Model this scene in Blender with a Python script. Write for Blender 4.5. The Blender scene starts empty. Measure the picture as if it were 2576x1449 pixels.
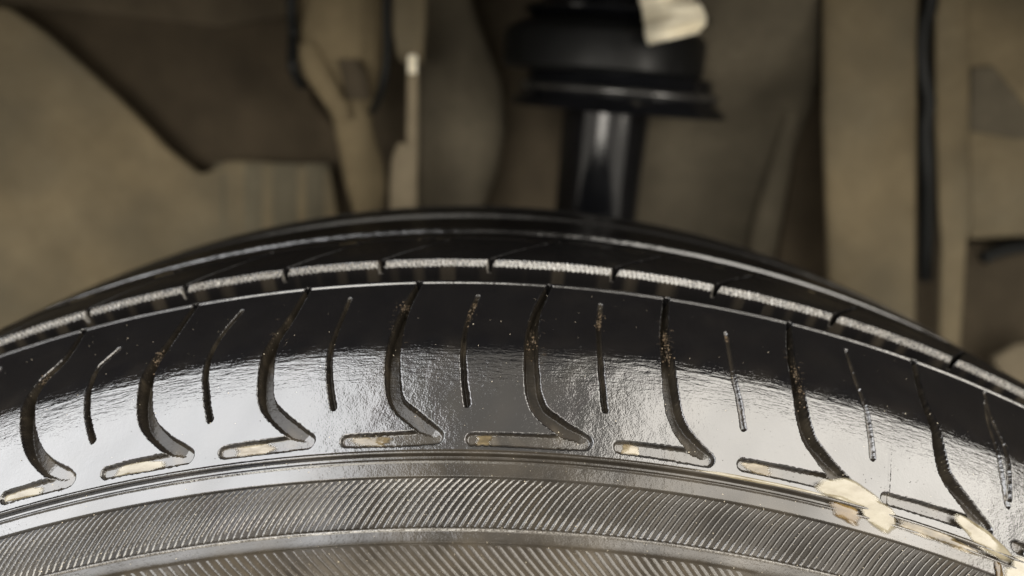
import bpy, bmesh, math, random
import numpy as np
from mathutils import Vector, Matrix
random.seed(7); rng = np.random.default_rng(7)
C = bpy.context.scene.collection
SC = bpy.context.scene
RAD = math.radians

# ------------------------------------------------------------------ camera
CAM = Vector((0.0161, -0.1933, 0.0481)); PITCH, YAW, ROLL = RAD(14.5), RAD(0.34), RAD(-0.10)
HF = RAD(67)
fwd = Vector((math.sin(YAW)*math.cos(PITCH), math.cos(YAW)*math.cos(PITCH), -math.sin(PITCH)))
r0 = Vector((math.cos(YAW), -math.sin(YAW), 0)); u0 = r0.cross(fwd)
rt = r0*math.cos(ROLL) + u0*math.sin(ROLL); up = -r0*math.sin(ROLL) + u0*math.cos(ROLL)
cd = bpy.data.cameras.new('camera'); cam = bpy.data.objects.new('camera', cd); C.objects.link(cam)
M = Matrix((rt, up, -fwd)).transposed().to_4x4(); M.translation = CAM; cam.matrix_world = M
cd.sensor_width = 36; cd.lens = 18/math.tan(HF/2); cd.clip_start = 0.005; cd.clip_end = 50
cd.dof.use_dof = True; cd.dof.focus_distance = 0.175; cd.dof.aperture_fstop = 6.9
SC.camera = cam
# ------------------------------------------------------------------ world and lamps
w = bpy.data.worlds.new('World'); SC.world = w; w.use_nodes = True
bg = w.node_tree.nodes['Background']; bg.inputs[0].default_value = (1.0, 0.93, 0.82, 1); bg.inputs[1].default_value = 1.05
def lamp(name, loc, target, size, size_y, power, col):
    d = bpy.data.lights.new(name, 'AREA'); d.shape = 'RECTANGLE'; d.size = size; d.size_y = size_y
    d.energy = power; d.color = col
    o = bpy.data.objects.new(name, d); C.objects.link(o); o.location = loc
    o.rotation_euler = (Vector(target)-Vector(loc)).to_track_quat('-Z', 'Y').to_euler(); return o
lamp('ceiling_lamp', (-1.45, -0.77, 1.0), (-1.45, -0.77, 0), 2.4, 1.48, 88, (0.97, 0.98, 1.0))
lamp('ceiling_lamp', (1.66, -0.77, 1.0), (1.66, -0.77, 0), 2.5, 1.48, 88, (1.0, 0.95, 0.87))
lamp('front_fill', (-0.50, -2.3, 0.40), (0.05, 0.25, 0.03), 1.0, 1.3, 40, (1.0, 0.95, 0.85))  # added fill light: brightens the well and streaks the strut
lamp('front_fill', (1.95, -2.0, 0.35), (0.05, 0.25, 0.03), 0.6, 1.3, 30, (1.0, 0.93, 0.82))  # second added fill, for the streak on the strut's right
SC.view_settings.view_transform = 'Standard'; SC.view_settings.look = 'None'
SC.view_settings.exposure = 0.0; SC.view_settings.gamma = 1

# ------------------------------------------------------------------ helpers
FPX = 1288/math.tan(HF/2)
def at(px, py, Y):
    d = fwd + rt*((px-1288)/FPX) - up*((py-724.5)/FPX)
    return CAM + d*((Y-CAM.y)/d.y)
def link(name, me, mat=None, parent=None):
    o = bpy.data.objects.new(name, me); C.objects.link(o)
    if mat: me.materials.append(mat)
    if parent: o.parent = parent
    return o
def tag(o, label=None, cat=None, group=None, kind=None):
    if label: o['label'] = label
    if cat: o['category'] = cat
    if group: o['group'] = group
    if kind: o['kind'] = kind
    return o
def empty(name, loc=(0, 0, 0)):
    o = bpy.data.objects.new(name, None); C.objects.link(o); o.location = loc; o.empty_display_size = 0.02
    return o

class NT:
    def __init__(s, name):
        s.m = bpy.data.materials.new(name); s.m.use_nodes = True; s.t = s.m.node_tree; s.n = s.t.nodes
        s.b = s.n['Principled BSDF']
    def add(s, typ, **kw):
        x = s.n.new(typ)
        for k, v in kw.items():
            if hasattr(x, k): setattr(x, k, v)
        return x
    def l(s, a, b): s.t.links.new(a, b)
    def val(s, node, **kw):
        for k, v in kw.items(): node.inputs[k.replace('_', ' ')].default_value = v
        return node
    def noise(s, vec, scale, detail=4, rough=.55):
        x = s.add('ShaderNodeTexNoise'); x.inputs['Scale'].default_value = scale; x.inputs['Detail'].default_value = detail
        x.inputs['Roughness'].default_value = rough
        if vec: s.l(vec, x.inputs['Vector'])
        return x.outputs['Fac']
    def ramp(s, fac, stops):
        x = s.add('ShaderNodeValToRGB'); e = x.color_ramp.elements
        while len(e) < len(stops): e.new(.5)
        for i, (p, c) in enumerate(stops):
            e[i].position = p; e[i].color = c if len(c) == 4 else (*c, 1)
        s.l(fac, x.inputs[0]); return x.outputs[0]
    def mp(s, fac, a, b, c, d):
        x = s.add('ShaderNodeMapRange'); x.inputs[1].default_value = a; x.inputs[2].default_value = b
        x.inputs[3].default_value = c; x.inputs[4].default_value = d; s.l(fac, x.inputs[0]); return x.outputs[0]
    def math(s, op, a, b):
        x = s.add('ShaderNodeMath', operation=op)
        for i, v in enumerate((a, b)):
            if isinstance(v, (int, float)): x.inputs[i].default_value = v
            else: s.l(v, x.inputs[i])
        return x.outputs[0]
    def mix(s, fac, a, b):
        x = s.add('ShaderNodeMix', data_type='RGBA')
        for i, v in ((0, fac), (6, a), (7, b)):
            if isinstance(v, (int, float)): x.inputs[i].default_value = v
            elif isinstance(v, tuple): x.inputs[i].default_value = (*v, 1)
            else: s.l(v, x.inputs[i])
        return x.outputs[2]
    def bump(s, h, dist, strength=1, prev=None):
        x = s.add('ShaderNodeBump'); x.inputs['Distance'].default_value = dist; x.inputs['Strength'].default_value = strength
        s.l(h, x.inputs['Height'])
        if prev: s.l(prev, x.inputs['Normal'])
        return x.outputs[0]

def rubber(name):
    """wet tyre rubber; the mesh attribute 'wet' says where tyre dressing lies, 'dirt' where dust has settled"""
    k = NT(name); uv = k.add('ShaderNodeUVMap').outputs[0]           # UV in metres: along the arc, across the tyre
    wet = k.add('ShaderNodeAttribute', attribute_name='wet').outputs['Fac']
    dirt = k.add('ShaderNodeAttribute', attribute_name='dirt').outputs['Fac']
    n1 = k.noise(uv, 90, 5); n2 = k.noise(uv, 900, 3, .6); n3 = k.noise(uv, 2600, 2)
    st = k.add('ShaderNodeMapping'); st.inputs['Scale'].default_value = (260, 1500, 1); k.l(uv, st.inputs[0])
    n4 = k.noise(st.outputs[0], 1, 3, .6); n5 = k.noise(uv, 320, 4, .65)
    col = k.mix(k.math('MULTIPLY', dirt, k.mp(n1, .3, .75, .35, 1.0)), (.0032, .0031, .0035), (.075, .061, .042))
    speck = k.ramp(k.noise(uv, 1700, 2, .5), [(.70, (0, 0, 0)), (.76, (1, 1, 1))])
    col = k.mix(k.math('MULTIPLY', speck, k.math('MULTIPLY', dirt, .7)), col, (.22, .19, .14))
    pale_glint = k.add('ShaderNodeAttribute', attribute_name='pale_glint').outputs['Fac']     # highlight painted pale along the first groove's wall and the band edge
    col = k.mix(k.math('MULTIPLY', pale_glint, k.mp(n3, .42, .60, .05, 1)), col, (.15, .14, .125))
    k.l(col, k.b.inputs['Base Color'])
    k.l(k.mp(n1, .3, .7, .42, .58), k.b.inputs['Roughness'])
    k.b.inputs['Specular IOR Level'].default_value = .04
    k.l(wet, k.b.inputs['Coat Weight']); k.b.inputs['Coat IOR'].default_value = 1.75
    k.l(k.math('ADD', k.mp(n2, .4, .75, .03, .09), k.math('MULTIPLY', dirt, .22)), k.b.inputs['Coat Roughness'])
    rip = k.add('ShaderNodeAttribute', attribute_name='ripple').outputs['Fac']
    b = k.bump(n2, .00008, .5); b = k.bump(n3, .00006, .65, b); b = k.bump(k.math('MULTIPLY', n5, k.mp(n1, .38, .62, .15, 1)), .00026, .42, b); b = k.bump(k.math('MULTIPLY', n4, k.mp(rip, 0, 1, .10, 1)), .00022, .7, b); b = k.bump(n1, .0006, .25, b)
    k.l(b, k.b.inputs['Coat Normal'])
    k.l(b, k.b.inputs['Normal']); k.b.inputs['IOR'].default_value = 1.5
    return k.m
def dusty(name, col, var=.35, rough=.85, scale=18, spec=.25, second=None):
    k = NT(name); tc = k.add('ShaderNodeTexCoord').outputs['Object']
    n1 = k.noise(tc, scale, 6, .6); n2 = k.noise(tc, scale*9, 3); n3 = k.noise(tc, scale*.55, 3)
    lo = tuple(c*(1-var) for c in col); hi = tuple(c*(1+var) for c in col)
    c = k.ramp(n1, [(.32, lo), (.68, hi)])
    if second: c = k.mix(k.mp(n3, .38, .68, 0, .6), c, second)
    c = k.mix(k.mp(n2, .35, .7, 0, .35), c, tuple(x*.75 for x in col))
    k.l(c, k.b.inputs['Base Color']); k.b.inputs['Roughness'].default_value = rough
    k.b.inputs['Specular IOR Level'].default_value = spec
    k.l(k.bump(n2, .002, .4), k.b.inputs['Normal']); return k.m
def gloss(name, col, rough, spec=.5, coat=0):
    k = NT(name); tc = k.add('ShaderNodeTexCoord').outputs['Object']; n = k.noise(tc, 40, 5)
    k.l(k.ramp(n, [(.3, tuple(c*.8 for c in col)), (.7, tuple(c*1.2 for c in col))]), k.b.inputs['Base Color'])
    k.l(k.mp(n, .3, .7, rough*.8, rough*1.3), k.b.inputs['Roughness'])
    k.b.inputs['Specular IOR Level'].default_value = spec; k.b.inputs['Coat Weight'].default_value = coat
    return k.m
MT = {
 'rubber': rubber('wet_rubber'),
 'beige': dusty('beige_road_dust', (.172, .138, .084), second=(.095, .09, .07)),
 'beige_dim': dusty('grey_dust_and_shadow', (.105, .09, .064)),  # dust on the dull panels; also colours the shadow on the end panel
 'brown': dusty('brown_dirty_plastic', (.078, .062, .041)),
 'dark': dusty('dark_plastic_and_shade', (.06, .046, .029)),  # liner plastic; also stands for shade in the recess and gap
 'grime': dusty('teal_grey_grime', (.118, .104, .072)),
 'clay': dusty('ochre_mud', (.195, .155, .092), .3),
 'pale': dusty('pale_dusty_metal', (.21, .175, .12), .25),
 'hose': gloss('black_hose_and_gap', (.006, .007, .007), .55, .3),  # hoses, and the black tubes put in for dark openings
 'black': gloss('black_enamel', (.006, .0065, .008), .13),
 'steel': gloss('black_glint_steel', (.03, .03, .03), .22, .9, .5),
 'blackr': gloss('black_mount_rubber', (.006, .0065, .007), .45, .3),
 'paint': gloss('dark_body_paint', (.03, .03, .032), .25, .5, .6),
}

# ------------------------------------------------------------------ tyre profile (mm: y across the tyre, r from the axle)
R = 360.0
near = [(-52,216),(-65,243),(-68.5,268),(-66,287),(-60.5,301.5),(-54,311.8),(-48.3,319.2),(-41.2,326.9),(-37.3,331.1),(-33,335.7),(-28.5,340.5),(-25.2,343.9),(-22.4,346.65),
        (-20.2,348.5),(-18,349.9),(-13,352.7),(-7,356.1),(-2,359.0),(0,360.1),(4,361.2),(12.5,363.0),(30,364.0),(62,364.2)]
P = np.array(near + [(124-a, b) for a, b in near[-2::-1]], float)
dd = np.r_[0, np.cumsum(np.hypot(*np.diff(P, axis=0).T))]
mm = np.zeros_like(P); sl = np.diff(P, axis=0)/np.diff(dd)[:, None]
mm[1:-1] = (sl[:-1]*np.diff(dd)[1:, None] + sl[1:]*np.diff(dd)[:-1, None])/(dd[2:]-dd[:-2])[:, None]; mm[0] = sl[0]; mm[-1] = sl[-1]
tt = np.arange(0, dd[-1], .05); ii = np.clip(np.searchsorted(dd, tt, side='right')-1, 0, len(P)-2)
hh = dd[ii+1]-dd[ii]; xx = ((tt-dd[ii])/hh)[:, None]; hh = hh[:, None]
PR = (2*xx**3-3*xx**2+1)*P[ii] + (xx**3-2*xx**2+xx)*hh*mm[ii] + (-2*xx**3+3*xx**2)*P[ii+1] + (xx**3-xx**2)*hh*mm[ii+1]
PS = np.r_[0, np.cumsum(np.hypot(*np.diff(PR, axis=0).T))]
PS -= PS[np.argmin(abs(PR[:, 0]) + (PR[:, 1] < 355)*100)]            # s = 0 at the outer edge of the tread
TG = np.gradient(PR, axis=0); TG /= np.hypot(TG[:, 0], TG[:, 1])[:, None]
SMIN, SMAX = PS[0], PS[-1]
def prof(s):
    y = np.interp(s, PS, PR[:, 0]); r = np.interp(s, PS, PR[:, 1])
    ny = -np.interp(s, PS, TG[:, 1]); nr = np.interp(s, PS, TG[:, 0]); return y, r, ny, nr
def sstep(a, b, x):
    t = np.clip((x-a)/(b-a), 0, 1); return t*t*(3-2*t)

HA, HB, HC = -53.8, -64.4, -67.4                                     # edges of the two serrated bands, mm
# ------------------------------------------------------------------ tread pattern, angle in degrees and s in mm
Z = {1:[(-15.15,-.8),(-15.56,-10),(-16.24,-15.6),(-16.49,-21.1),(-16.41,-27.2),(-16.23,-31.6),(-15.85,-36.6),(-15.21,-40.8),(-14.37,-44.4),(-15.56,-44.6),(-17,-44.7)],
 2:[(-10.3,-.8),(-10.93,-11.5),(-11.39,-18.9),(-11.53,-24.6),(-11.45,-31.6),(-11.17,-36.1),(-10.47,-40.7),(-9.62,-44.5),(-10.69,-44.8),(-11.81,-44.8),(-12.8,-45)],
 3:[(-5.6,-.8),(-6.12,-11),(-6.56,-17.8),(-6.7,-24),(-6.66,-32.2),(-6.4,-36.4),(-5.75,-40.4),(-4.92,-44.4),(-6.02,-44.8),(-7.1,-44.9),(-8.1,-45)],
 4:[(-1.02,-.8),(-1.41,-8.2),(-1.69,-16.6),(-1.79,-24.8),(-1.73,-31.7),(-1.5,-36.6),(-.83,-40.4),(.01,-44.5),(-1.14,-45.1),(-2.35,-45.2),(-3.38,-45.2)],
 5:[(4.28,-.8),(3.81,-9.1),(3.59,-16.9),(3.57,-25.7),(3.69,-33.7),(4.02,-38.3),(4.84,-41.8),(5.7,-44.6),(4.47,-45.1),(2.95,-45.2),(1.39,-45.2)],
 6:[(9.14,-.8),(8.93,-11.8),(8.93,-18),(8.97,-26.2),(9.11,-33.6),(9.37,-38.2),(9.86,-41.9),(10.48,-44.9),(9.41,-45),(8.16,-45),(7.05,-45)],
 7:[(14.42,-.8),(14.22,-11.9),(14.24,-21.9),(14.36,-29),(14.61,-34.9),(15.11,-38.6),(15.61,-41.4),(16.27,-44.3),(14.69,-44.6),(13.22,-44.7),(11.94,-44.7)],
 8:[(20.07,-.8),(20.01,-13.4),(20.2,-23),(20.34,-30.2),(20.56,-34.3),(21.07,-37.4),(21.59,-40.2),(22.29,-43.6),(20.84,-44),(19.25,-44.3),(17.87,-44.5)]}
SL = [[(-13.19,-11.2),(-13.61,-14.2),(-13.88,-16.9),(-13.94,-23.4),(-13.83,-30),(-13.49,-36.3)],[(-8.24,-5.9),(-8.89,-14.1),(-9.13,-22.4),(-9.03,-29.6),(-8.78,-36.8)],
 [(-3.8,-5.6),(-4.17,-18.1),(-4.24,-24.6),(-4.16,-31),(-3.96,-37.1)],[(1.38,-5.7),(1,-15.4),(.92,-23.8),(1.01,-31.3),(1.17,-37)],
 [(6.37,-6.1),(6.24,-14.4),(6.27,-24.8),(6.39,-32.8),(6.47,-36.7)],[(11.51,-9.5),(11.55,-12.6),(11.58,-23.2),(11.78,-30.1),(11.94,-36.1)],
 [(16.84,-5.1),(16.96,-16.1),(17.17,-25.9),(17.32,-35.6)],[(23.45,-2.2),(23.4,-11.6),(23.56,-19.4),(23.46,-33.9)]]
# the rest of the ring repeats the mean pitch
G0 = [(.5,-.8),(.1,-11),(-.1,-17.5),(-.1,-24.5),(0,-32),(.25,-36.4),(.9,-40.5),(1.7,-44.4),(.6,-44.9),(-.8,-45),(-2.0,-45)]
S0 = [(.2,-6),(0,-14),(0,-24),(.1,-31),(.25,-35.8)]
grooves = [Z[k] for k in sorted(Z)]; slits = list(SL)
rest = np.linspace(20.5, 360-16.6, 63)[1:-1]
for a in rest:
    a = a if a < 180 else a-360
    grooves.append([(a+t, s) for t, s in G0])
    slits.append([(a-2.6+t, s) for t, s in S0])
slits.append([(-18.9+t, s) for t, s in S0])
def poly_cut(TH, S, poly, hw, dep, edge=.55):
    """depth of a groove that follows a polyline; hw and dep are given per vertex of the polyline"""
    q = np.full_like(TH, 1e9); HW = np.ones_like(TH); DP = np.zeros_like(TH)
    for i in range(len(poly)-1):
        (t0, s0), (t1, s1) = poly[i], poly[i+1]
        ax = (TH-t0)*6.0; ay = S-s0; bx = (t1-t0)*6.0; by = s1-s0
        u = np.clip((ax*bx+ay*by)/(bx*bx+by*by+1e-9), 0, 1)
        h = hw[i]+(hw[i+1]-hw[i])*u; d = np.hypot(ax-u*bx, ay-u*by)-h; m = d < q
        q = np.where(m, d, q); DP = np.where(m, dep[i]+(dep[i+1]-dep[i])*u, DP)
    return DP*(1-sstep(-edge*.6, edge*.4, q))
ZW = [.55, .8, 1.15, 1.45, 1.6, 1.65, 1.7, 1.7, 1.55, 1.45, 1.3]
ZD = [3.8, 3.9, 3.9, 3.8, 3.5, 3.0, 2.3, 1.45, 1.25, 1.1, .95]
def smooth(poly, *vals, tip=None):
    """rounds a polyline (and the values carried along it); the tip keeps its corner"""
    A = np.column_stack([np.array(poly, float)]+[np.array(v, float) for v in vals]); out = []
    for seg in ([A] if tip is None else [A[:tip+1], A[tip:]]):
        n = len(seg)
        for i in range(n-1):
            p0, p1, p2, p3 = seg[max(i-1, 0)], seg[i], seg[i+1], seg[min(i+2, n-1)]
            for t in (0, 1/3, 2/3): out.append(.5*((2*p1)+(p2-p0)*t+(2*p0-5*p1+4*p2-p3)*t*t+(3*p1-p0-3*p2+p3)*t**3))
        if seg is not A and tip is not None and seg[0][1] == A[0][1] and len(seg) == tip+1: continue
        out.append(seg[-1])
    B = np.array(out); return [tuple(r) for r in B[:, :2]], B[:, 2], B[:, 3]
def lowfreq(TH, S, seed):
    g = np.random.default_rng(seed); o = np.zeros_like(TH)
    for _ in range(7):
        a, b, c, d = g.normal(0, 2.2), g.normal(0, .35), g.uniform(0, 6.28), g.uniform(.5, 1)
        o += d*np.sin(a*TH+b*S+c)
    return o/4
def shoulder_disp(TH, S):
    dep = np.zeros_like(TH); jit = .10*lowfreq(TH, S, 3) + .11*lowfreq(TH*6, S*5, 4) + .05*lowfreq(TH*17, S*13, 6)
    ths = TH[0] if TH.ndim == 2 else TH
    for L, hw, dp in [smooth(g, ZW, ZD, tip=7) for g in grooves] + [smooth(*q) for q in [(g, np.linspace(.38, .55, len(g)), np.linspace(1.4, 2.0, len(g))*(1 if g[-1][0] < 8 else .42)) for g in slits]]:
        a = min(p[0] for p in L)-.8; b = max(p[0] for p in L)+.8
        c0, c1 = np.searchsorted(ths, [a, b])
        if c1 > c0:
            dep[:, c0:c1] = np.maximum(dep[:, c0:c1], poly_cut(TH[:, c0:c1]+jit[:, c0:c1]*.12, S[:, c0:c1]+jit[:, c0:c1], L, hw, dp))
    d = -dep
    d += .34*sstep(-1.1, -.75, S)*(1-sstep(-.2, .0, S))*(dep < .3)      # raised lip that runs along the tread edge
    d -= 6*sstep(-.15, 1.0, S)                                           # down into the first circumferential groove
    d += .035*lowfreq(TH, S, 5)
    d += .075*np.exp(-((S+24.6+.25*lowfreq(TH*1.5, 0*S, 61))/.28)**2)*np.clip(.6+1.2*lowfreq(TH*2, 0*S, 62), 0, 1)*(dep < .1)
    d += .16*np.exp(-(((TH-18.0-.012*(S+40))*6)/.22)**2)*sstep(-48, -45, S)*(1-sstep(-35, -31, S))*np.clip(.7+.6*lowfreq(0*TH, S*6, 63), 0, 1)
    return d
GAPS = [(-20.4, 14), (-15.92, 14), (-11.42, 14), (-6.96, 14), (-2.77, 14), (1.92, 14), (7.3, 14), (11.82, 14), (17.3, 14), (23.21, 14), (28.6, 14)]
grest = np.linspace(28.6, 360-20.4, 60)[1:-1]
GAPS_ALL = [g[0] for g in GAPS] + [a if a < 180 else a-360 for a in grest]
def gap_theta(a, S): return a + .12*(S-13.5)
def tread_disp(TH, S):
    d = np.zeros_like(TH)
    w0, w1 = 12.1, 13.0
    d -= 6*(1-sstep(w0-.22, w0, S))                                      # groove floor and upright wall
    d -= 1.75*(1-np.clip((S-w0)/(w1-w0), 0, 1))*(S >= w0-.22)*sstep(w0-.22, w0, S)   # steep facing chamfer
    k = (S-w0+.1)/.62
    kn = np.abs(((TH*6.3/1.3 + .5*np.floor(k) + .9*(k-np.floor(k))) % 1)-.5)*2
    band = sstep(w0-.1, w0+.15, S)*(1-sstep(w1-.05, w1+.35, S))
    d += band*(.75*kn-.5 + .25*lowfreq(TH*9, S*7, 8))
    for a in GAPS_ALL:                                                   # cross sipes between the blocks
        g = np.abs(TH-gap_theta(a, S))*6.3
        hw = np.where(S < 15, .8, np.where(S < 26, .45, .2))
        d = np.minimum(d, np.where(g < 3, -3.6*(1-sstep(hw-.25, hw+.3, g))*(S < 45), 0) + np.where(S < 11.9, -6, 0)*(g < 3) + 9*(g >= 3))
    d += .32*sstep(36.4, 36.7, S)*(1-sstep(37.2, 38.2, S))*(.5+.5*np.sign(lowfreq(TH, 0*S, 12)+.15))
    d -= 6*sstep(46.2, 47.2, S)*(1-sstep(51.7, 52.3, S))
    d -= 2.0*(1-np.clip((S-52.3)/1.1, 0, 1))*sstep(51.7, 52.3, S)
    d += .05*lowfreq(TH*3, S, 15)
    for c in (80, 104): d -= 6*sstep(c-4, c-3.2, S)*(1-sstep(c+3.2, c+4, S))
    return d
def side_disp(TH, S):
    d = .30*sstep(-48.7, -48.3, S)*(1-sstep(-48.1, -47.7, S))
    d = d - .75*(1-sstep(.25, .75, np.abs(S+49.3)))
    d += .22*sstep(-50.7, -50.3, S)*(1-sstep(-50.1, -49.9, S))
    d -= .55*sstep(HB-.15, HB+.35, S)*(1-sstep(HA-.15, HA+.35, S))       # first serrated band lies in a recess
    d += .34*sstep(HB-.62, HB-.34, S)*(1-sstep(HB-.30, HB+.05, S))*(.7+.45*lowfreq(TH*11, S*2, 21))
    d -= .25*(1-sstep(HC-.3, HC+.1, S))*sstep(-90, -89, S)*(1-sstep(12.3, 12.6, TH - (S-HC)*.02))
    d += .03*lowfreq(TH, S, 23)
    return d

# ------------------------------------------------------------------ mesh from a grid of the tyre surface
def surf(TH, S, D):
    y, r, ny, nr = prof(S); rr = (r + nr*D)/1000; yy = (y + ny*D)/1000; a = np.radians(TH)
    return np.stack([rr*np.sin(a), yy, rr*np.cos(a)], -1)                # relative to the axle
def grid_normals(V):
    gi = np.gradient(V, axis=0); gj = np.gradient(V, axis=1); n = np.cross(gi, gj)
    n /= np.linalg.norm(n, axis=-1, keepdims=True)+1e-12; return n
def quads_mesh(name, V, N, UV, attrs, F):
    used, inv = np.unique(F, return_inverse=True); F = inv.reshape(F.shape)
    me = bpy.data.meshes.new(name); nv, nf = len(used), len(F)
    me.vertices.add(nv); me.vertices.foreach_set('co', V[used].astype(np.float32).ravel())
    me.loops.add(nf*4); me.loops.foreach_set('vertex_index', F.astype(np.int32).ravel())
    me.polygons.add(nf); me.polygons.foreach_set('loop_start', np.arange(0, nf*4, 4, dtype=np.int32))
    me.polygons.foreach_set('use_smooth', np.ones(nf, bool))
    uv = me.uv_layers.new(name='UVMap'); uv.data.foreach_set('uv', UV[used][F.ravel()].astype(np.float32).ravel())
    for k, a in attrs.items():
        at_ = me.attributes.new(k, 'FLOAT', 'POINT'); at_.data.foreach_set('value', a[used].astype(np.float32))
    me.update(); me.validate()
    me.normals_split_custom_set_from_vertices(N[used].astype(np.float32))
    return me
def patch(ths, ss, disp, wet, dirt):
    TH, S = np.meshgrid(ths, ss); D = disp(TH, S)
    V = surf(TH, S, D); N = grid_normals(V)
    y, r, ny, nr = prof(S); a = np.radians(TH)
    ref = np.stack([nr*np.sin(a), ny, nr*np.cos(a)], -1)
    flip = np.sum(N*ref, -1).mean() < 0
    if flip: N = -N
    n, m = TH.shape; I = np.arange(n*m).reshape(n, m)
    F = np.stack([I[:-1, :-1], I[:-1, 1:], I[1:, 1:], I[1:, :-1]], -1).reshape(-1, 4)
    if np.dot(np.cross(V[0, 1]-V[0, 0], V[1, 0]-V[0, 0]), ref[0, 0]) < 0: F = F[:, ::-1]
    UV = np.stack([np.radians(TH)*.345, S/1000], -1).reshape(-1, 2)
    at_ = {'wet': wet(TH, S, D).ravel(), 'dirt': dirt(TH, S, D).ravel(), 'pale_glint': (sstep(12.12, 12.25, S)*(1-sstep(12.8, 13.2, S)) + .8*sstep(HB-.75, HB-.55, S)*(1-sstep(HB-.25, HB, S))).ravel(), 'ripple': (sstep(-36, -29, S)*(1-sstep(-25, -17, S))).ravel()}
    ctr = (TH[:-1, :-1]+TH[1:, 1:])/2, (S[:-1, :-1]+S[1:, 1:])/2
    return V.reshape(-1, 3), N.reshape(-1, 3), UV, at_, F, ctr[0].ravel(), ctr[1].ravel()
def wet_sh(TH, S, D): return np.clip(sstep(-3, -12, S)*.4 + .6 + .4*sstep(-1.6, -1.0, S) + .1*lowfreq(TH, S, 31), 0, 1)*np.where(D < -1.6, .2, np.where(D < -.7, .75, 1))
def dirt_sh(TH, S, D): return np.clip(.015 + .10*lowfreq(TH, S, 33)*sstep(-15, -25, S) + np.clip(-D*1.5, 0, 1)*(.28 + .5*np.clip(lowfreq(TH*2.2, S*2.2, 39), 0, 1))*(S < -1), 0, 1)
def wet_sd(TH, S, D): return np.clip(.42 + .55*sstep(0, -7, TH)*sstep(-54.2, -53.2, S) + .45*sstep(13, 18, TH)*sstep(-54.2, -53.2, S) - .40*sstep(-66, -68, S) - .3*(S < HA)*(S > HB+.2) + .5*sstep(HB-.8, HB-.3, S)*(1-sstep(HB, HB+.3, S)) + .12*lowfreq(TH*.6, S, 35), 0, 1)
def dirt_sd(TH, S, D): return np.clip(.36 - .04*(S < HA)*(S > HB) + .2*lowfreq(TH*.7, S, 37) + .3*sstep(-66, -71, S) - .2*sstep(-2, -9, TH)*(S > -55), 0, 1)

AX = (0, 0, -R/1000)
tyre = tag(empty('tyre', AX), 'glossy wet black tyre with zigzag shoulder grooves and ribbed sidewall bands', 'tyre')
TH_F = np.arange(-27, 34.001, .04)
SH_S = np.r_[np.arange(-47.6, -1.3, .25), np.arange(-1.3, 1.21, .1)]
V, N, UV, A_, F, ct, cs = patch(TH_F, SH_S, shoulder_disp, wet_sh, dirt_sh)
def cline(g, s):
    q = [p for p in g[:8]]; return np.interp(-s, [-p[1] for p in q], [p[0] for p in q])
vis = sorted([g for g in grooves if -27 < g[3][0] < 33], key=lambda g: g[3][0])
blk = sum((ct > cline(g, cs)).astype(int) for g in vis)
for b in range(len(vis)+1):
    m = blk == b
    if m.any(): link('shoulder_block', quads_mesh('shoulder_block', V, N, UV, A_, F[m]), MT['rubber'], tyre)
ring = lambda st: np.linspace(34, 333, int(299/st)+1)
def wrapf(f): return lambda TH, S: f(TH - 360*(TH > 180)*1.0, S)
def ring_patch(st, ss, disp, name, wet, dirt):
    for a, b in ((34, 180), (-180, -27)):
        V, N, UV, A_, F, *_ = patch(np.linspace(a, b, int((b-a)/st)+1), ss, disp, wet, dirt)
        link(name, quads_mesh(name, V, N, UV, A_, F), MT['rubber'], tyre)
ring_patch(.22, np.r_[np.arange(-47.6, 1, .9), 1.2], shoulder_disp, 'shoulder', wet_sh, dirt_sh)
# tread ribs, split where the cross sipes divide them
wet_tr = lambda TH, S, D: np.where(((S > 12.12) & (S < 13.4)) | ((S > 35.5) & (S < 38)) | ((S > 51.2) & (S < 54)), .95, .10) + 0*TH
dirt_tr = lambda TH, S, D: .03 + .5*(np.abs(S-12.6) < 1.0)*np.clip(lowfreq(TH*2, S, 41), 0, .6)
TR_S = np.r_[np.arange(1.2, 11.4, .6), np.arange(11.4, 14, .09), np.arange(14, 30, .5), np.arange(30, 35, 1), np.arange(35, 38.4, .2), np.arange(38.5, 46, 1.2), np.arange(46, 47.61, .4)]
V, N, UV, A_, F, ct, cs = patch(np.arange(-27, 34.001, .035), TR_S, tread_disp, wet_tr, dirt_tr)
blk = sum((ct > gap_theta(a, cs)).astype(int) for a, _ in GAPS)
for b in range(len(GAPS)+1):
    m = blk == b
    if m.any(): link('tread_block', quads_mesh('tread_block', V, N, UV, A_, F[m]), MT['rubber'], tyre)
TR2 = np.r_[np.arange(47.6, 51.4, 1.0), np.arange(51.4, 54.5, .15), np.arange(55, 75, 2), np.arange(75, 110, .7), np.arange(110, 124, 2), np.linspace(124, SMAX-.1, 60)]
V, N, UV, A_, F, *_ = patch(np.arange(-27, 34.01, .2), TR2, tread_disp, wet_tr, lambda TH, S, D: .03+0*TH)
link('tread_rib', quads_mesh('tread_rib', V, N, UV, A_, F), MT['rubber'], tyre)
ring_patch(.5, np.r_[np.arange(1.2, 110, 1.2), np.linspace(110, SMAX-.1, 50)], tread_disp, 'tread', wet_tr, dirt_tr)
# sidewall
SD_S = np.r_[np.linspace(SMIN, -92, 40)[:-1], np.arange(-92, -70, .8), np.arange(-70, -62, .2), np.arange(-62, -57, .5), np.arange(-57, -47.6, .14), -47.6]
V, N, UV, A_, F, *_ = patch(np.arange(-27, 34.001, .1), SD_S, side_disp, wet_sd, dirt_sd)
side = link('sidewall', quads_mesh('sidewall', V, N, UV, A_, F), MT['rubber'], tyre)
ring_patch(.5, np.r_[np.linspace(SMIN, -70, 40)[:-1], np.arange(-70, -47.6, .5), -47.6], side_disp, 'sidewall', wet_sd, dirt_sd)

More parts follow.
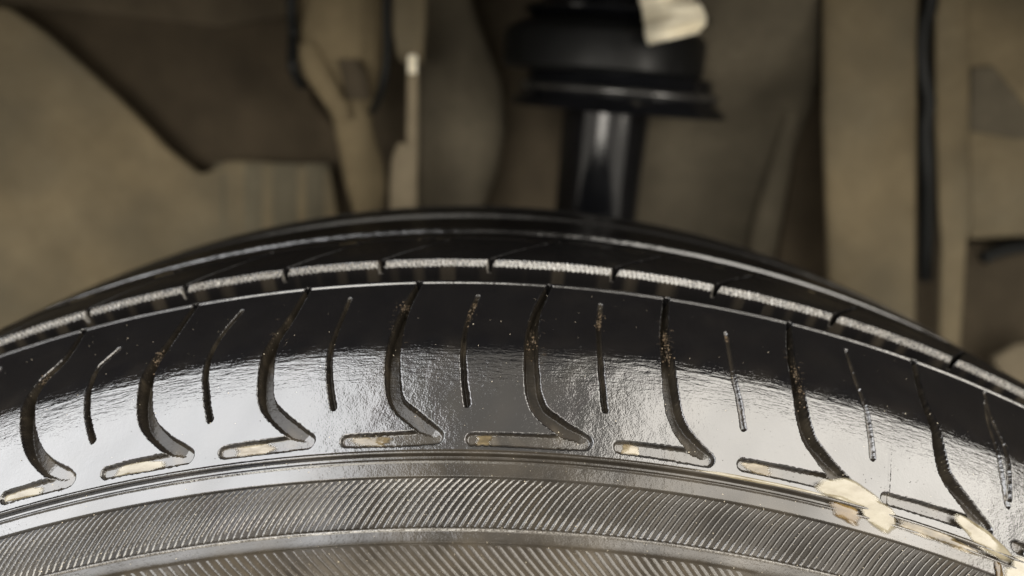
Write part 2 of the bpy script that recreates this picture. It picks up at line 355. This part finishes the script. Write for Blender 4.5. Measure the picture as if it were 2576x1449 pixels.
# ------------------------------------------------------------------ serration ribs: one mesh per band, every rib an object turned about the axle
def rib_mesh(name, s0, s1, lean, hw, h, curve, base, wet=.95, dirt=.26):
    st = np.linspace(0, 1, 8); V = []
    for t in st:
        s = s0+(s1-s0)*t; th = lean*t + curve(t)
        fade = min(1, min(t, 1-t)/.10+.12)
        for off, ht in ((-hw, -.1), (-hw*.42, h*fade*.9), (hw*.1, h*fade), (hw, -.1)):
            th_ = th + np.degrees(off/prof(s)[1]); V.append(surf(np.array(th_), np.array(s), np.array(base+ht)))
    V = np.array(V).reshape(-1, 3); F = []
    for i in range(7):
        for j in range(3): a = i*4+j; F.append((a, a+1, a+5, a+4))
    me = bpy.data.meshes.new(name); me.from_pydata(V.tolist(), [], F); me.update()
    n0 = me.polygons[10].normal
    if n0.z < 0: me.flip_normals()
    for p in me.polygons: p.use_smooth = True
    for k, v in (('wet', wet), ('dirt', dirt)):
        a = me.attributes.new(k, 'FLOAT', 'POINT'); a.data.foreach_set('value', np.full(len(V), v, np.float32))
    uv = me.uv_layers.new(name='UVMap')
    for l in me.loops: uv.data[l.index].uv = (V[l.vertex_index][0], V[l.vertex_index][2])
    me.materials.append(MT['rubber']); return me
me1 = rib_mesh('rib', -64.15, -53.95, 1.30, .52, .42, lambda t: .10*max(0, t-.82)/.18*.8 - .05*math.sin(t*math.pi), -.5)
band1 = empty('serrated_band'); band1.parent = tyre
for i in range(205):
    o = bpy.data.objects.new('rib', me1); C.objects.link(o); o.parent = band1
    o.rotation_euler = (0, RAD(-24 + i*.288 + random.gauss(0, .008)), 0)
me2 = rib_mesh('rib', -82.0, -67.9, -2.3, .66, .26, lambda t: .55*(1-t)**2, -.22, .5, .5)
band2 = empty('serrated_band'); band2.parent = tyre
for i in range(85):
    o = bpy.data.objects.new('rib', me2); C.objects.link(o); o.parent = band2
    o.rotation_euler = (0, RAD(-17 + i*.37 + random.gauss(0, .006)), 0)

# ------------------------------------------------------------------ tyre dressing lying in the grooves
def puddle(name, cx, cs, wx, ws, h, mat, label, cat, ang=0, n=26, seed=0, base=0.0, wob=.25, group=None):
    """a shallow film with an uneven outline that follows the tyre surface; wx, ws half sizes in mm"""
    g = np.random.default_rng(seed); ph = g.uniform(0, 6.28, 5); am = g.uniform(.3, 1, 5)*wob
    V, F = [], []; ex = .62 if base < 0 else 1
    for i in range(n+1):
        q = i/n
        for j in range(40):
            a = j/40*2*math.pi
            rad = 1+sum(am[k]*math.sin((k+2)*a+ph[k])/(k+1.5) for k in range(5))
            ca, sa = math.cos(a), math.sin(a)
            x, y = q*rad*wx*math.copysign(abs(ca)**ex, ca), q*rad*ws*math.copysign(abs(sa)**ex, sa)
            x, y = x*math.cos(ang)-y*math.sin(ang), x*math.sin(ang)+y*math.cos(ang)
            V.append(surf(np.array(cx+x/6.0), np.array(cs+y), np.array(base + h*(1-q**2.5)-.05*q)))
    for i in range(n):
        for j in range(40): F.append((i*40+j, i*40+(j+1) % 40, (i+1)*40+(j+1) % 40, (i+1)*40+j))
    me = bpy.data.meshes.new(name); me.from_pydata([tuple(v) for v in V], [], F); me.update()
    if me.polygons[n*20].normal.z < 0: me.flip_normals()
    for p in me.polygons: p.use_smooth = True
    a = me.attributes.new('rim', 'FLOAT', 'POINT'); a.data.foreach_set('value', np.repeat(np.arange(n+1)/n, 40).astype(np.float32))
    o = link(name, me, mat); o.location = AX; return tag(o, label, cat, group)
def fluid(name, cols, rough, ripple, a_in, a_out, soft):
    """thin film: clouded colour, thinning to nothing at its rim"""
    k = NT(name); tc = k.add('ShaderNodeTexCoord').outputs['Object']
    st = k.add('ShaderNodeMapping'); st.inputs['Scale'].default_value = (110, 260, 320); k.l(tc, st.inputs[0])
    n = k.noise(st.outputs[0], 1, 5, .6); n2 = k.noise(tc, 700, 3)
    k.l(k.ramp(n, [(.32, cols[0]), (.5, cols[1]), (.66, cols[2])]), k.b.inputs['Base Color'])
    q = k.add('ShaderNodeAttribute', attribute_name='rim').outputs['Fac']
    k.l(k.mp(k.math('ADD', q, k.mp(n, .3, .7, soft, -soft)), a_in, a_out, 1, 0), k.b.inputs['Alpha'])
    k.b.inputs['Roughness'].default_value = rough; k.l(k.bump(n2, .0002, ripple), k.b.inputs['Normal']); return k.m
MT['milk'] = fluid('milky_dressing', ((.085, .068, .038), (.14, .122, .082), (.17, .152, .112)), .08, .08, .78, .97, .05)
MT['amber'] = fluid('amber_dressing', ((.022, .013, .004), (.06, .036, .009), (.10, .066, .022)), .16, .15, .65, .95, .2)
MT['film'] = fluid('beige_film', ((.03, .022, .010), (.08, .060, .030), (.18, .155, .11)), .10, .25, .7, 1.0, .25)
MT['clear'] = gloss('clear_drop', (.02, .02, .022), .03, .7, 1)
pd = [(12.6, -47.9, 17, .55, .18, 'milk', 'thin milky line with a painted reflection along the shoulder ridge left of the big puddle', 'puddle', 0, .25),  # milk trail that also stands for the bright reflection on the ridge
      (16.3, -45.7, 9.0, 3.1, .42, 'milk', 'large milky puddle spilling out of the groove tip right of centre', 'puddle', -.10, 0),
      (17.5, -48.6, 6.0, 3.4, .40, 'milk', 'milky run trickling from the big puddle to the ribbed band', 'puddle', -.5, 0),
      (19.9, -49.6, 13, 1.7, .32, 'film', 'thin beige smear running from the big puddle to the bottom right corner', 'puddle', -.02, 0),
      (16.1, -50.5, 5.0, 2.1, .40, 'amber', 'amber brown puddle just below the large milky one', 'puddle', -.05, 0),
      (22.2, -46.3, 8.0, 3.0, .40, 'milk', 'long milky puddle beside the far right groove', 'puddle', -.3, 0),
      (24.3, -51.8, 8.0, 4.8, .45, 'milk', 'milky puddle in the bottom right corner', 'puddle', -.4, 0),
      (22.8, -52.6, 1.4, 3.2, .45, 'amber', 'amber streak at the edge of the bottom right puddle', 'puddle', .2, 0),
      (24.3, -45.6, 1.5, 1.6, .9, 'clear', 'clear water drop high at the right edge', 'drop', .3, 0),
      (-2.45, -45.2, 5.0, 1.35, .15, 'film', 'amber and cream liquid in the groove arm left of centre', 'puddle', 0, -.95),
      (1.85, -45.2, 2.4, 1.3, .15, 'film', 'small amber patch at the centre groove end', 'puddle', 0, -.95),
      (7.5, -45.0, 2.4, 1.25, .15, 'film', 'small cream drop at the groove end right of centre', 'puddle', 0, -.9),
      (12.6, -44.7, 4.0, 1.25, .15, 'film', 'cream film in the groove arm under the big puddle', 'puddle', 0, -.9),
      (-11.6, -45.0, 6.5, 1.3, .15, 'milk', 'milky liquid filling the second groove arm from the left', 'puddle', 0, -.95),
      (-7.0, -45.0, 5.5, 1.2, .15, 'film', 'milky liquid filling the third groove arm from the left', 'puddle', 0, -.95),
      (-16.4, -44.7, 5.5, 1.2, .15, 'milk', 'milky liquid in the leftmost groove arm', 'puddle', 0, -.95)]
for i, (cx, cs_, wx, ws, h, mt, lb, ctg, an, bs) in enumerate(pd):
    puddle(ctg, cx, cs_, wx, ws, h, MT[mt], lb, ctg, an, seed=i+3, base=bs, group='pools of tyre dressing')

# ------------------------------------------------------------------ dust grit stuck to the wet rubber
def grit(name, n, smp, size, mat, label):
    vs = np.array([(1,0,0),(-1,0,0),(0,1,0),(0,-1,0),(0,0,1),(0,0,-1)], float)
    fs = [(0,2,4),(2,1,4),(1,3,4),(3,0,4),(2,0,5),(1,2,5),(3,1,5),(0,3,5)]
    V, F = [], []
    for i in range(n):
        th, s, d = smp(); c = surf(np.array(th), np.array(s), np.array(d)); k = size()/1000
        q = vs*rng.uniform(.5, 1.3, (6, 1))*k; o = len(V)
        V += [tuple(c+v) for v in q]; F += [tuple(o+a for a in f) for f in fs]
    me = bpy.data.meshes.new(name); me.from_pydata(V, [], F); me.update()
    o = link(name, me, mat); o.location = AX; return tag(o, label, None, None, 'stuff')
MT['grit'] = dusty('pale_grit', (.42, .37, .28), .4, .6, 400, .5)
MT['mud'] = dusty('brown_mud', (.085, .058, .032), .5, .5, 400, .5)
grit('grit', 1500, lambda: (random.uniform(-20, 28), random.choice([random.uniform(-76, -49), random.uniform(-76, -49), random.uniform(-46, -3)]), random.choice([0, -.2])),
     lambda: .05+.11*random.random()**3, MT['grit'], 'pale specks of grit stuck to the wet tyre')
spots = [(1.28, -9, 2.2), (1.1, -13, 2.5), (6.35, -10, 2.2), (6.3, -13, 1.5), (8.94, -15, 3.0), (8.95, -20, 3), (14.3, -18, 4), (14.35, -23, 4), (3.6, -20, 4), (-1.6, -9, 2), (-16.2, -15, 3), (-11.3, -17, 3), (11.5, -11, 1.5)]
def mudsmp():
    t, s, k = random.choice(spots); return t+random.gauss(0, .09), s+random.gauss(0, k*.5), -.35+random.gauss(0, .25)
grit('mud_crumbs', 900, mudsmp, lambda: .07+.20*random.random()**3, MT['mud'], 'brown crumbs of mud caught in the tread grooves')

MT['soot'] = dusty('dark_dirt', (.02, .015, .01), .5, .6, 400, .3)
grit('dirt_specks', 420, lambda: (random.choice([random.uniform(12, 27), random.uniform(-18, 27)]), random.uniform(-47, -27), .02),
     lambda: .05+.10*random.random()**2, MT['soot'], 'dark dirt specks scattered over the shiny shoulder')
def whiskers():
    V, F = [], []
    for c, s0, s1 in ((3.75, -27, -9), (-1.65, -24, -9), (8.95, -22, -8), (14.25, -26, -10), (-6.4, -20, -10)):
        for _ in range(14):
            s = random.uniform(s0, s1); sd = random.choice((-1, 1)); th = c+sd*random.uniform(.16, .3); ln = sd*random.uniform(.05, .17); dz = random.uniform(-.5, .5)
            w_ = .022; n0 = len(V)
            for t in (0, .5, 1):
                for q in (-w_, w_): V.append(tuple(surf(np.array(th+ln*t), np.array(s+dz*t+q*(1-t*.7)), np.array(.02+.22*math.sin(t*2.6)))))
                V.append(tuple(surf(np.array(th+ln*t), np.array(s+dz*t), np.array(.02+.22*math.sin(t*2.6)+w_))))
            for k in (0, 3):
                for a, b in ((0, 1), (1, 2), (2, 0)): F.append((n0+k+a, n0+k+b, n0+k+3+b, n0+k+3+a))
    me = bpy.data.meshes.new('fibres'); me.from_pydata(V, [], F); me.update()
    o = link('fibres', me, MT['mud']); o.location = AX; return tag(o, 'fine pale fibres clinging to the groove edges', None, None, 'stuff')
whiskers()

# ------------------------------------------------------------------ background builders
def slab(name, px, Y, thick, mat, parent=None, bev=.004, lean=0.0):
    """a plate cut to an outline standing at distance Y, with thickness and softened edges; lean tips it back (m per m of height)"""
    bm = bmesh.new(); vs = []
    for x, y in px:
        p = at(x, y, Y)
        vs.append(bm.verts.new(p))
    f = bm.faces.new(vs); bm.normal_update()
    if f.normal.y > 0: f.normal_flip()
    bk = [bm.verts.new((v.co.x, v.co.y+thick, v.co.z)) for v in vs]
    k = len(vs); front = list(f.verts); m = dict(zip(vs, bk))
    bm.faces.new([m[v] for v in reversed(front)])
    for i in range(k):
        a, b = front[i], front[(i+1) % k]; bm.faces.new((b, a, m[a], m[b]))
    bmesh.ops.recalc_face_normals(bm, faces=bm.faces)
    if bev: bmesh.ops.bevel(bm, geom=[e for e in bm.edges], offset=bev, segments=3, profile=.6, affect='EDGES', clamp_overlap=True)
    me = bpy.data.meshes.new(name); bm.to_mesh(me); bm.free()
    return link(name, me, mat, parent)
def column(name, st, Y, mat, parent=None, squash=.8, n=28):
    """stations (row, left, right) in the picture at distance Y give a rounded upright body"""
    V, F = [], []; rows = []
    P_ = np.array(st, float); ys = np.linspace(P_[0, 0], P_[-1, 0], 40)
    for y in ys:
        l, r = np.interp(y, P_[:, 0], P_[:, 1]), np.interp(y, P_[:, 0], P_[:, 2])
        a, b = at(l, y, Y), at(r, y, Y); c = (a+b)/2; hw = (b-a).length/2
        rows.append((c, hw))
    for c, hw in rows:
        for j in range(n):
            t = 2*math.pi*j/n; V.append((c.x+hw*math.cos(t), c.y+hw*squash*math.sin(t), c.z))
    m = len(rows)
    for i in range(m-1):
        for j in range(n): F.append((i*n+j, i*n+(j+1) % n, (i+1)*n+(j+1) % n, (i+1)*n+j))
    F += [tuple(range(n)), tuple(reversed(range((m-1)*n, m*n)))]
    me = bpy.data.meshes.new(name); me.from_pydata(V, [], F)
    for p in me.polygons: p.use_smooth = len(p.vertices) == 4
    bm = bmesh.new(); bm.from_mesh(me); bmesh.ops.recalc_face_normals(bm, faces=bm.faces); bm.to_mesh(me); bm.free()
    return link(name, me, mat, parent)
def tube(name, pts, rad, mat, parent=None, n=12):
    pts = [Vector(p) for p in pts]; q = []
    for i in range(len(pts)-1):
        p0, p1, p2, p3 = pts[max(i-1, 0)], pts[i], pts[i+1], pts[min(i+2, len(pts)-1)]
        for k in range(6):
            t = k/6; q.append(.5*((2*p1)+(p2-p0)*t+(2*p0-5*p1+4*p2-p3)*t*t+(3*p1-p0-3*p2+p3)*t**3))
    q.append(pts[-1]); V, F = [], []
    for i, p in enumerate(q):
        d = (q[min(i+1, len(q)-1)]-q[max(i-1, 0)]).normalized(); a = d.cross(Vector((0, 1, 0))).normalized(); b = d.cross(a)
        for j in range(n):
            t = 2*math.pi*j/n; V.append(p+(a*math.cos(t)+b*math.sin(t))*rad)
    for i in range(len(q)-1):
        for j in range(n): F.append((i*n+j, i*n+(j+1) % n, (i+1)*n+(j+1) % n, (i+1)*n+j))
    F += [tuple(range(n)), tuple(reversed(range((len(q)-1)*n, len(q)*n)))]
    me = bpy.data.meshes.new(name); me.from_pydata([tuple(v) for v in V], [], F)
    for p in me.polygons: p.use_smooth = len(p.vertices) == 4
    bm = bmesh.new(); bm.from_mesh(me); bmesh.ops.recalc_face_normals(bm, faces=bm.faces); bm.to_mesh(me); bm.free()
    return link(name, me, mat, parent)
def lathe(name, pr, mat, parent, n=64, sq=1):
    V, F = [], []
    for r, z in pr:
        for j in range(n):
            t = 2*math.pi*j/n; V.append((r*math.cos(t), r*sq*math.sin(t), z))
    for i in range(len(pr)-1):
        for j in range(n): F.append((i*n+j, i*n+(j+1) % n, (i+1)*n+(j+1) % n, (i+1)*n+j))
    F += [tuple(range(n)), tuple(reversed(range((len(pr)-1)*n, len(pr)*n)))]
    me = bpy.data.meshes.new(name); me.from_pydata(V, [], F)
    bm = bmesh.new(); bm.from_mesh(me); bmesh.ops.recalc_face_normals(bm, faces=bm.faces); bm.to_mesh(me); bm.free()
    for p in me.polygons: p.use_smooth = True
    o = link(name, me, mat, parent)
    md = o.modifiers.new('edges', 'EDGE_SPLIT'); md.split_angle = RAD(40)
    return o

MT['paper'] = dusty('cream_paper_and_glint', (.95, .88, .70), .12, .6, 60, .4)
# ------------------------------------------------------------------ wheel arch: inner wall, liner overhead, body panel with the arch lip
tag(slab('inner_wall', [(-2600, -2600), (5200, -2600), (5200, 3600), (-2600, 3600)], .36, .01, MT['brown'], bev=0), None, None, None, 'structure')
def arc_sheet(name, r0, r1, y0, y1, a0, a1, mat, n=96):
    V, F = [], []
    for i in range(n+1):
        a = RAD(a0+(a1-a0)*i/n)
        for r, y in ((r0, y0), (r0, y1), (r1, y1), (r1, y0)): V.append((r*math.sin(a), y, r*math.cos(a)+AX[2]))
    for i in range(n):
        for j in range(4): F.append((i*4+j, i*4+(j+1) % 4, (i+1)*4+(j+1) % 4, (i+1)*4+j))
    F += [(0, 1, 2, 3), (n*4+3, n*4+2, n*4+1, n*4)]
    me = bpy.data.meshes.new(name); me.from_pydata(V, [], F)
    bm = bmesh.new(); bm.from_mesh(me); bmesh.ops.recalc_face_normals(bm, faces=bm.faces); bm.to_mesh(me); bm.free()
    return link(name, me, mat)
tag(arc_sheet('arch_liner', .60, .61, -.038, .36, -100, 100, MT['dark']), 'dark plastic liner curving over the tyre', 'liner')
def fender():
    """body panel with a flat topped wheel opening and a lip turned inward"""
    zt = .093; out = [(-.62, -.9), (-.60, -.25), (-.56, -.08), (-.50, .03), (-.40, .088), (-.2, zt), (.05, zt), (.2, zt+.012), (.42, .118), (.52, .05), (.56, -.08), (.60, -.25), (.62, -.9)]
    V, F = [], []; n = len(out)
    for x, z in out:
        cx, cz = x*1.0, z
        for y, k in ((-.018, 0), (-.036, 0), (-.040, .004), (-.040, .03)): V.append((cx*(1+k*.3), y, cz+k))
        V.append((x*2.2, -.037, 1.0 if abs(x) < .5 else z))
    for i in range(n-1):
        for j in range(4): F.append((i*5+j, (i+1)*5+j, (i+1)*5+j+1, i*5+j+1))
    me = bpy.data.meshes.new('fender'); me.from_pydata(V, [], F)
    bm = bmesh.new(); bm.from_mesh(me); bmesh.ops.recalc_face_normals(bm, faces=bm.faces); bm.to_mesh(me); bm.free()
    o = link('fender', me, MT['paint']); md = o.modifiers.new('thick', 'SOLIDIFY'); md.thickness = .0012; return o
tag(fender(), 'dark painted body panel around the wheel opening', 'fender')

# left: big dusty liner plate, dark recess behind it
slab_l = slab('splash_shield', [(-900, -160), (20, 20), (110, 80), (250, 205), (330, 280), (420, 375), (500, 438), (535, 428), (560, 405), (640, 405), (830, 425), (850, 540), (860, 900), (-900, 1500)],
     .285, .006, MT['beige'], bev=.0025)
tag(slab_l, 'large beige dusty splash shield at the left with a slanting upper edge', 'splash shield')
for i, (x, wd) in enumerate(((565, 26), (640, 34), (720, 40), (795, 34))):
    o = column('rib', [(410, x-wd, x+wd), (440, x-wd-2, x+wd+2), (900, x-wd, x+wd)], .287, MT['grime'], slab_l, .3)
recess = slab('shaded_recess', [(-900, -500), (730, -500), (760, 150), (790, 260), (850, 330), (880, 560), (900, 900), (-900, 900)], .31, .01, MT['dark'], bev=.003)  # dark colour stands for the shadow in the recess
tag(recess, 'panel set back and coloured dark for its shade between the shield and the knuckle', 'panel')
tag(slab('cross_member', [(-300, -300), (720, -300), (725, 40), (560, 70), (300, 40), (100, 20), (-300, -20)], .302, .006, MT['brown'], bev=.0025), 'brown cross member along the top left edge', 'beam')
# knuckle
kn = empty('steering_knuckle', at(860, 500, .26))
tag(kn, 'beige dusty knuckle narrowing downward left of the strut', 'knuckle')
def chp(o, p):
    o.parent = p; o.matrix_parent_inverse = Matrix.Translation(-Vector(p.location)); return o
chp(column('body', [(-120, 742, 985), (40, 745, 980), (120, 752, 968), (180, 778, 958), (240, 812, 946), (285, 832, 934), (320, 842, 938), (400, 857, 962), (470, 870, 970), (540, 892, 958), (700, 900, 955)], .268, MT['clay'], None, .6), kn)
chp(column('lug', [(110, 752, 800), (140, 748, 815), (190, 765, 840), (260, 815, 880), (300, 842, 885)], .256, MT['clay']), kn)
chp(column('dark_crease', [(150, 850, 905), (190, 860, 925), (250, 870, 935)], .25, MT['brown']), kn)  # brown piece put in for the knuckle's dark crease
h1 = tube('brake_hose', [at(972, -80, .24), at(972, 60, .24), at(974, 120, .24), at(968, 190, .24), at(955, 240, .245), at(935, 280, .26)], .0021, MT['hose'])
tag(h1, 'thin black hose hanging down the right side of the knuckle', 'hose')
h2 = tube('sensor_cable', [at(728, -80, .25), at(734, 20, .25), at(738, 80, .256), at(736, 130, .252), at(738, 175, .25), at(760, 215, .26)], .0030, MT['hose'])
tag(h2, 'black cable down the left side of the knuckle', 'cable')
# bracket with a bright lower foot
br = empty('bracket', at(1015, 520, .24)); tag(br, 'pale upright bracket with a wider foot beside the knuckle', 'bracket')
chp(slab('plate', [(985, -160), (1075, -160), (1070, 60), (1062, 160), (1030, 165), (1000, 150), (985, 80)], .24, .01, MT['beige'], bev=.003), br)
chp(column('stem', [(130, 1024, 1052), (200, 1024, 1052), (400, 1020, 1052), (420, 1018, 1052)], .238, MT['pale'], None, .6), br)
chp(column('clip', [(138, 1027, 1049), (150, 1025, 1050), (185, 1026, 1049)], .234, MT['paper'], None, .6), br)  # pale piece put in for the highlight at the stem's top
chp(column('foot', [(360, 1000, 1052), (400, 985, 1052), (460, 980, 1050), (640, 980, 1050)], .236, MT['pale'], None, .4), br)
tag(column('damper_shroud', [(-60, 1050, 1170), (40, 1050, 1200), (200, 1050, 1262), (330, 1050, 1272), (420, 1052, 1255), (500, 1052, 1225), (640, 1052, 1200)], .30, MT['beige_dim'], None, .4),
    'broad dull brown shroud between bracket and strut', 'shroud')
# strut
st_ = empty('strut', at(1497, 545, .255)); st_.rotation_euler = (0, RAD(4.6), 0)
tag(st_, 'black strut tube under a wide black spring seat', 'strut')
sc_ = (at(1600, 400, .255)-at(1490, 400, .255)).length/110        # metres per picture unit at the strut
U = sc_
lathe('tube', [(104*U, -200*U), (104*U, 120*U), (108*U, 262*U)], MT['black'], st_)
seat = lathe('spring_seat', [(60*U, 278*U), (150*U, 276*U), (256*U, 264*U), (266*U, 267*U), (264*U, 274*U), (240*U, 296*U), (228*U, 326*U), (222*U, 352*U)], MT['black'], st_)
mount = lathe('rubber_mount', [(150*U, 350*U), (236*U, 352*U), (243*U, 360*U), (243*U, 432*U), (236*U, 444*U), (204*U, 462*U), (180*U, 468*U)], MT['blackr'], st_)
ring = lathe('ring', [(220*U, 312*U)]+[((236+9*math.cos(a))*U, (312+9*math.sin(a))*U) for a in np.linspace(-2.4, 2.4, 12)]+[(220*U, 314*U)], MT['steel'], seat)  # bead added to catch a highlight along the flange
for o, dx in ((seat, 24), (mount, -22)): o.location = (dx*U, 0, 0)
lathe('upper_cup', [(150*U, 468*U), (200*U, 470*U), (212*U, 478*U), (222*U, 484*U), (224*U, 490*U), (216*U, 497*U), (180*U, 500*U), (175*U, 700*U), (100*U, 705*U)], MT['black'], st_)
# sticker wrapped on the upper cup
def sticker():
    L = [(1612, -60), (1606, -5), (1614, 25), (1620, 60), (1622, 90), (1630, 114)]; Rr = [(1715, -60), (1742, -8), (1766, 16), (1778, 42), (1776, 62), (1756, 84)]
    nx = 24; V, F = [], []
    rows = 20
    for layer in (0, .0009):
        for i in range(rows+1):
            t = i/rows*(len(L)-1); k = min(int(t), len(L)-2); f = t-k
            a = Vector((*L[k], 0)).lerp(Vector((*L[k+1], 0)), f); b = Vector((*Rr[k], 0)).lerp(Vector((*Rr[k+1], 0)), f)
            for j in range(nx+1):
                u = j/nx; p = a.lerp(b, u)
                bul = math.sin(u*math.pi)*.010 + .003*math.sin(i*.5+u*4) + .0016*math.sin(i*1.1)
                V.append(tuple(at(p.x, p.y, .195-bul+layer)))
    n1 = (rows+1)*(nx+1)
    I = lambda l, i, j: l*n1+i*(nx+1)+j
    for i in range(rows):
        for j in range(nx):
            F.append((I(0, i, j), I(0, i, j+1), I(0, i+1, j+1), I(0, i+1, j))); F.append((I(1, i, j), I(1, i+1, j), I(1, i+1, j+1), I(1, i, j+1)))
    for i in range(rows):
        F.append((I(0, i, 0), I(0, i+1, 0), I(1, i+1, 0), I(1, i, 0))); F.append((I(0, i, nx), I(1, i, nx), I(1, i+1, nx), I(0, i+1, nx)))
    for j in range(nx):
        F.append((I(0, 0, j), I(1, 0, j), I(1, 0, j+1), I(0, 0, j+1))); F.append((I(0, rows, j), I(0, rows, j+1), I(1, rows, j+1), I(1, rows, j)))
    me = bpy.data.meshes.new('paper_tag'); me.from_pydata(V, [], F)
    bm = bmesh.new(); bm.from_mesh(me); bmesh.ops.recalc_face_normals(bm, faces=bm.faces); bm.to_mesh(me); bm.free()
    for p in me.polygons: p.use_smooth = True
    return me
MT['ink'] = dusty('grey_ink', (.30, .30, .24), .2, .8, 60, .2)
tg = link('paper_tag', sticker(), MT['paper']); tag(tg, 'creased cream paper tag stuck to the top of the strut', 'tag')
# right of the strut
def bent_panel(name, rows, mat):
    """a plate whose upper part curves forward; rows are (picture row, distance, left, right)"""
    V, F = [], []; R_ = np.array(rows, float); ys = np.linspace(R_[0, 0], R_[-1, 0], 44); nx = 12
    for y in ys:
        Y, a, b = (np.interp(y, R_[:, 0], R_[:, k]) for k in (1, 2, 3))
        for q in range(nx+1): V.append(tuple(at(a+(b-a)*q/nx, y, Y)))
    for i in range(len(ys)-1):
        for q in range(nx): a = i*(nx+1)+q; F.append((a, a+1, a+nx+2, a+nx+1))
    me = bpy.data.meshes.new(name); me.from_pydata(V, [], F)
    for p in me.polygons: p.use_smooth = True
    o = link(name, me, mat); md = o.modifiers.new('thick', 'SOLIDIFY'); md.thickness = .004; md.offset = 1; return o
tag(bent_panel('rear_panel', [(-300, .225, 1560, 2062), (100, .262, 1560, 2062), (180, .274, 1560, 2058), (250, .291, 1560, 2048), (320, .306, 1560, 2020), (400, .315, 1560, 1990), (500, .319, 1560, 1960), (900, .322, 1560, 1900)], MT['beige_dim']),  # bent forward so that the upper face turns away from the light
    'dull brown panel behind the strut on its right, curving forward at the top', 'panel')
tag(column('lit_edge_bar', [(230, 2004, 2014), (330, 1960, 2004), (420, 1934, 1990), (500, 1910, 1975), (600, 1885, 1958), (640, 1882, 1950), (760, 1880, 1945)], .30, MT['beige_dim'], None, .7), 'pale slanting rod put in for the lit edge of the panel', 'bar')  # bar added in place of the panel's lit edge
tag(slab('gap_shade', [(2020, 260), (2090, 200), (2110, 1000), (1900, 1000), (1960, 620)], .335, .01, MT['dark'], bev=.004), 'dark sheet put in for the shaded gap between rod and right liner', 'panel')  # dark sheet standing for the shade in the gap
tag(column('liner_pillar', [(-160, 2068, 2315), (100, 2068, 2305), (300, 2068, 2305), (600, 2078, 2302), (1100, 2085, 2300)], .25, MT['beige'], None, .25), 'wide beige liner pillar right of the strut', 'pillar')
tag(tube('dark_slot', [at(2342, -160, .25), at(2340, 0, .25), at(2324, 60, .25), at(2318, 130, .25), at(2324, 200, .25), at(2334, 260, .25), at(2326, 330, .25), at(2330, 430, .25), at(2330, 540, .256), at(2328, 700, .27)], .0042, MT['hose']),  # black tube put in for a dark slot between the panels
    'wavy black tube put in for the dark slot beside the beige pillar', 'cable')
tag(slab('slot_panel', [(2290, -300), (2370, -300), (2370, 1200), (2290, 1200)], .30, .01, MT['brown'], bev=.003), 'narrow brown strip behind the wavy dark slot', 'panel')
tag(column('outer_strip', [(-160, 2352, 2440), (300, 2352, 2438), (560, 2362, 2440), (600, 2368, 2432), (900, 2360, 2412), (1200, 2360, 2400)], .255, MT['beige'], None, .25), 'narrow beige strip right of the wavy dark slot', 'strip')
er = slab('end_panel', [(2425, -300), (3200, -300), (3200, 640), (2576, 598), (2440, 606)], .27, .015, MT['beige'], bev=.005)
tag(er, 'beige panel at the far right edge with a painted diagonal shadow', 'panel')
chp(slab('shadow_patch', [(2440, 330), (2445, 170), (2500, 165), (2600, 300), (2700, 345), (2700, 360), (2560, 345)], .267, .004, MT['beige_dim'], bev=.0015), er) if False else slab('shadow_patch', [(2440, 330), (2445, 170), (2500, 165), (2600, 290), (2700, 345), (2560, 350)], .267, .004, MT['beige_dim'], er, .0015)  # darker patch laid on the panel as its shadow
tag(slab('lower_panel', [(2400, 610), (3200, 640), (3200, 1500), (2380, 1300)], .30, .01, MT['brown'], bev=.004), 'brown panel low at the right edge', 'panel')
tag(tube('dark_hole', [at(2470, 650, .27), at(2520, 630, .27), at(2600, 618, .27), at(2750, 610, .27)], .0042, MT['hose']), 'black pipe put in for the dark hole at the right edge below the beige panel', 'cylinder')  # black tube standing for a dark hole
tag(slab('bolt_plate', [(2500, 905), (2560, 868), (2640, 860), (2700, 1000), (2560, 1010)], .255, .006, MT['pale'], bev=.002), 'small pale plate peeping over the tyre at the right edge', 'plate')
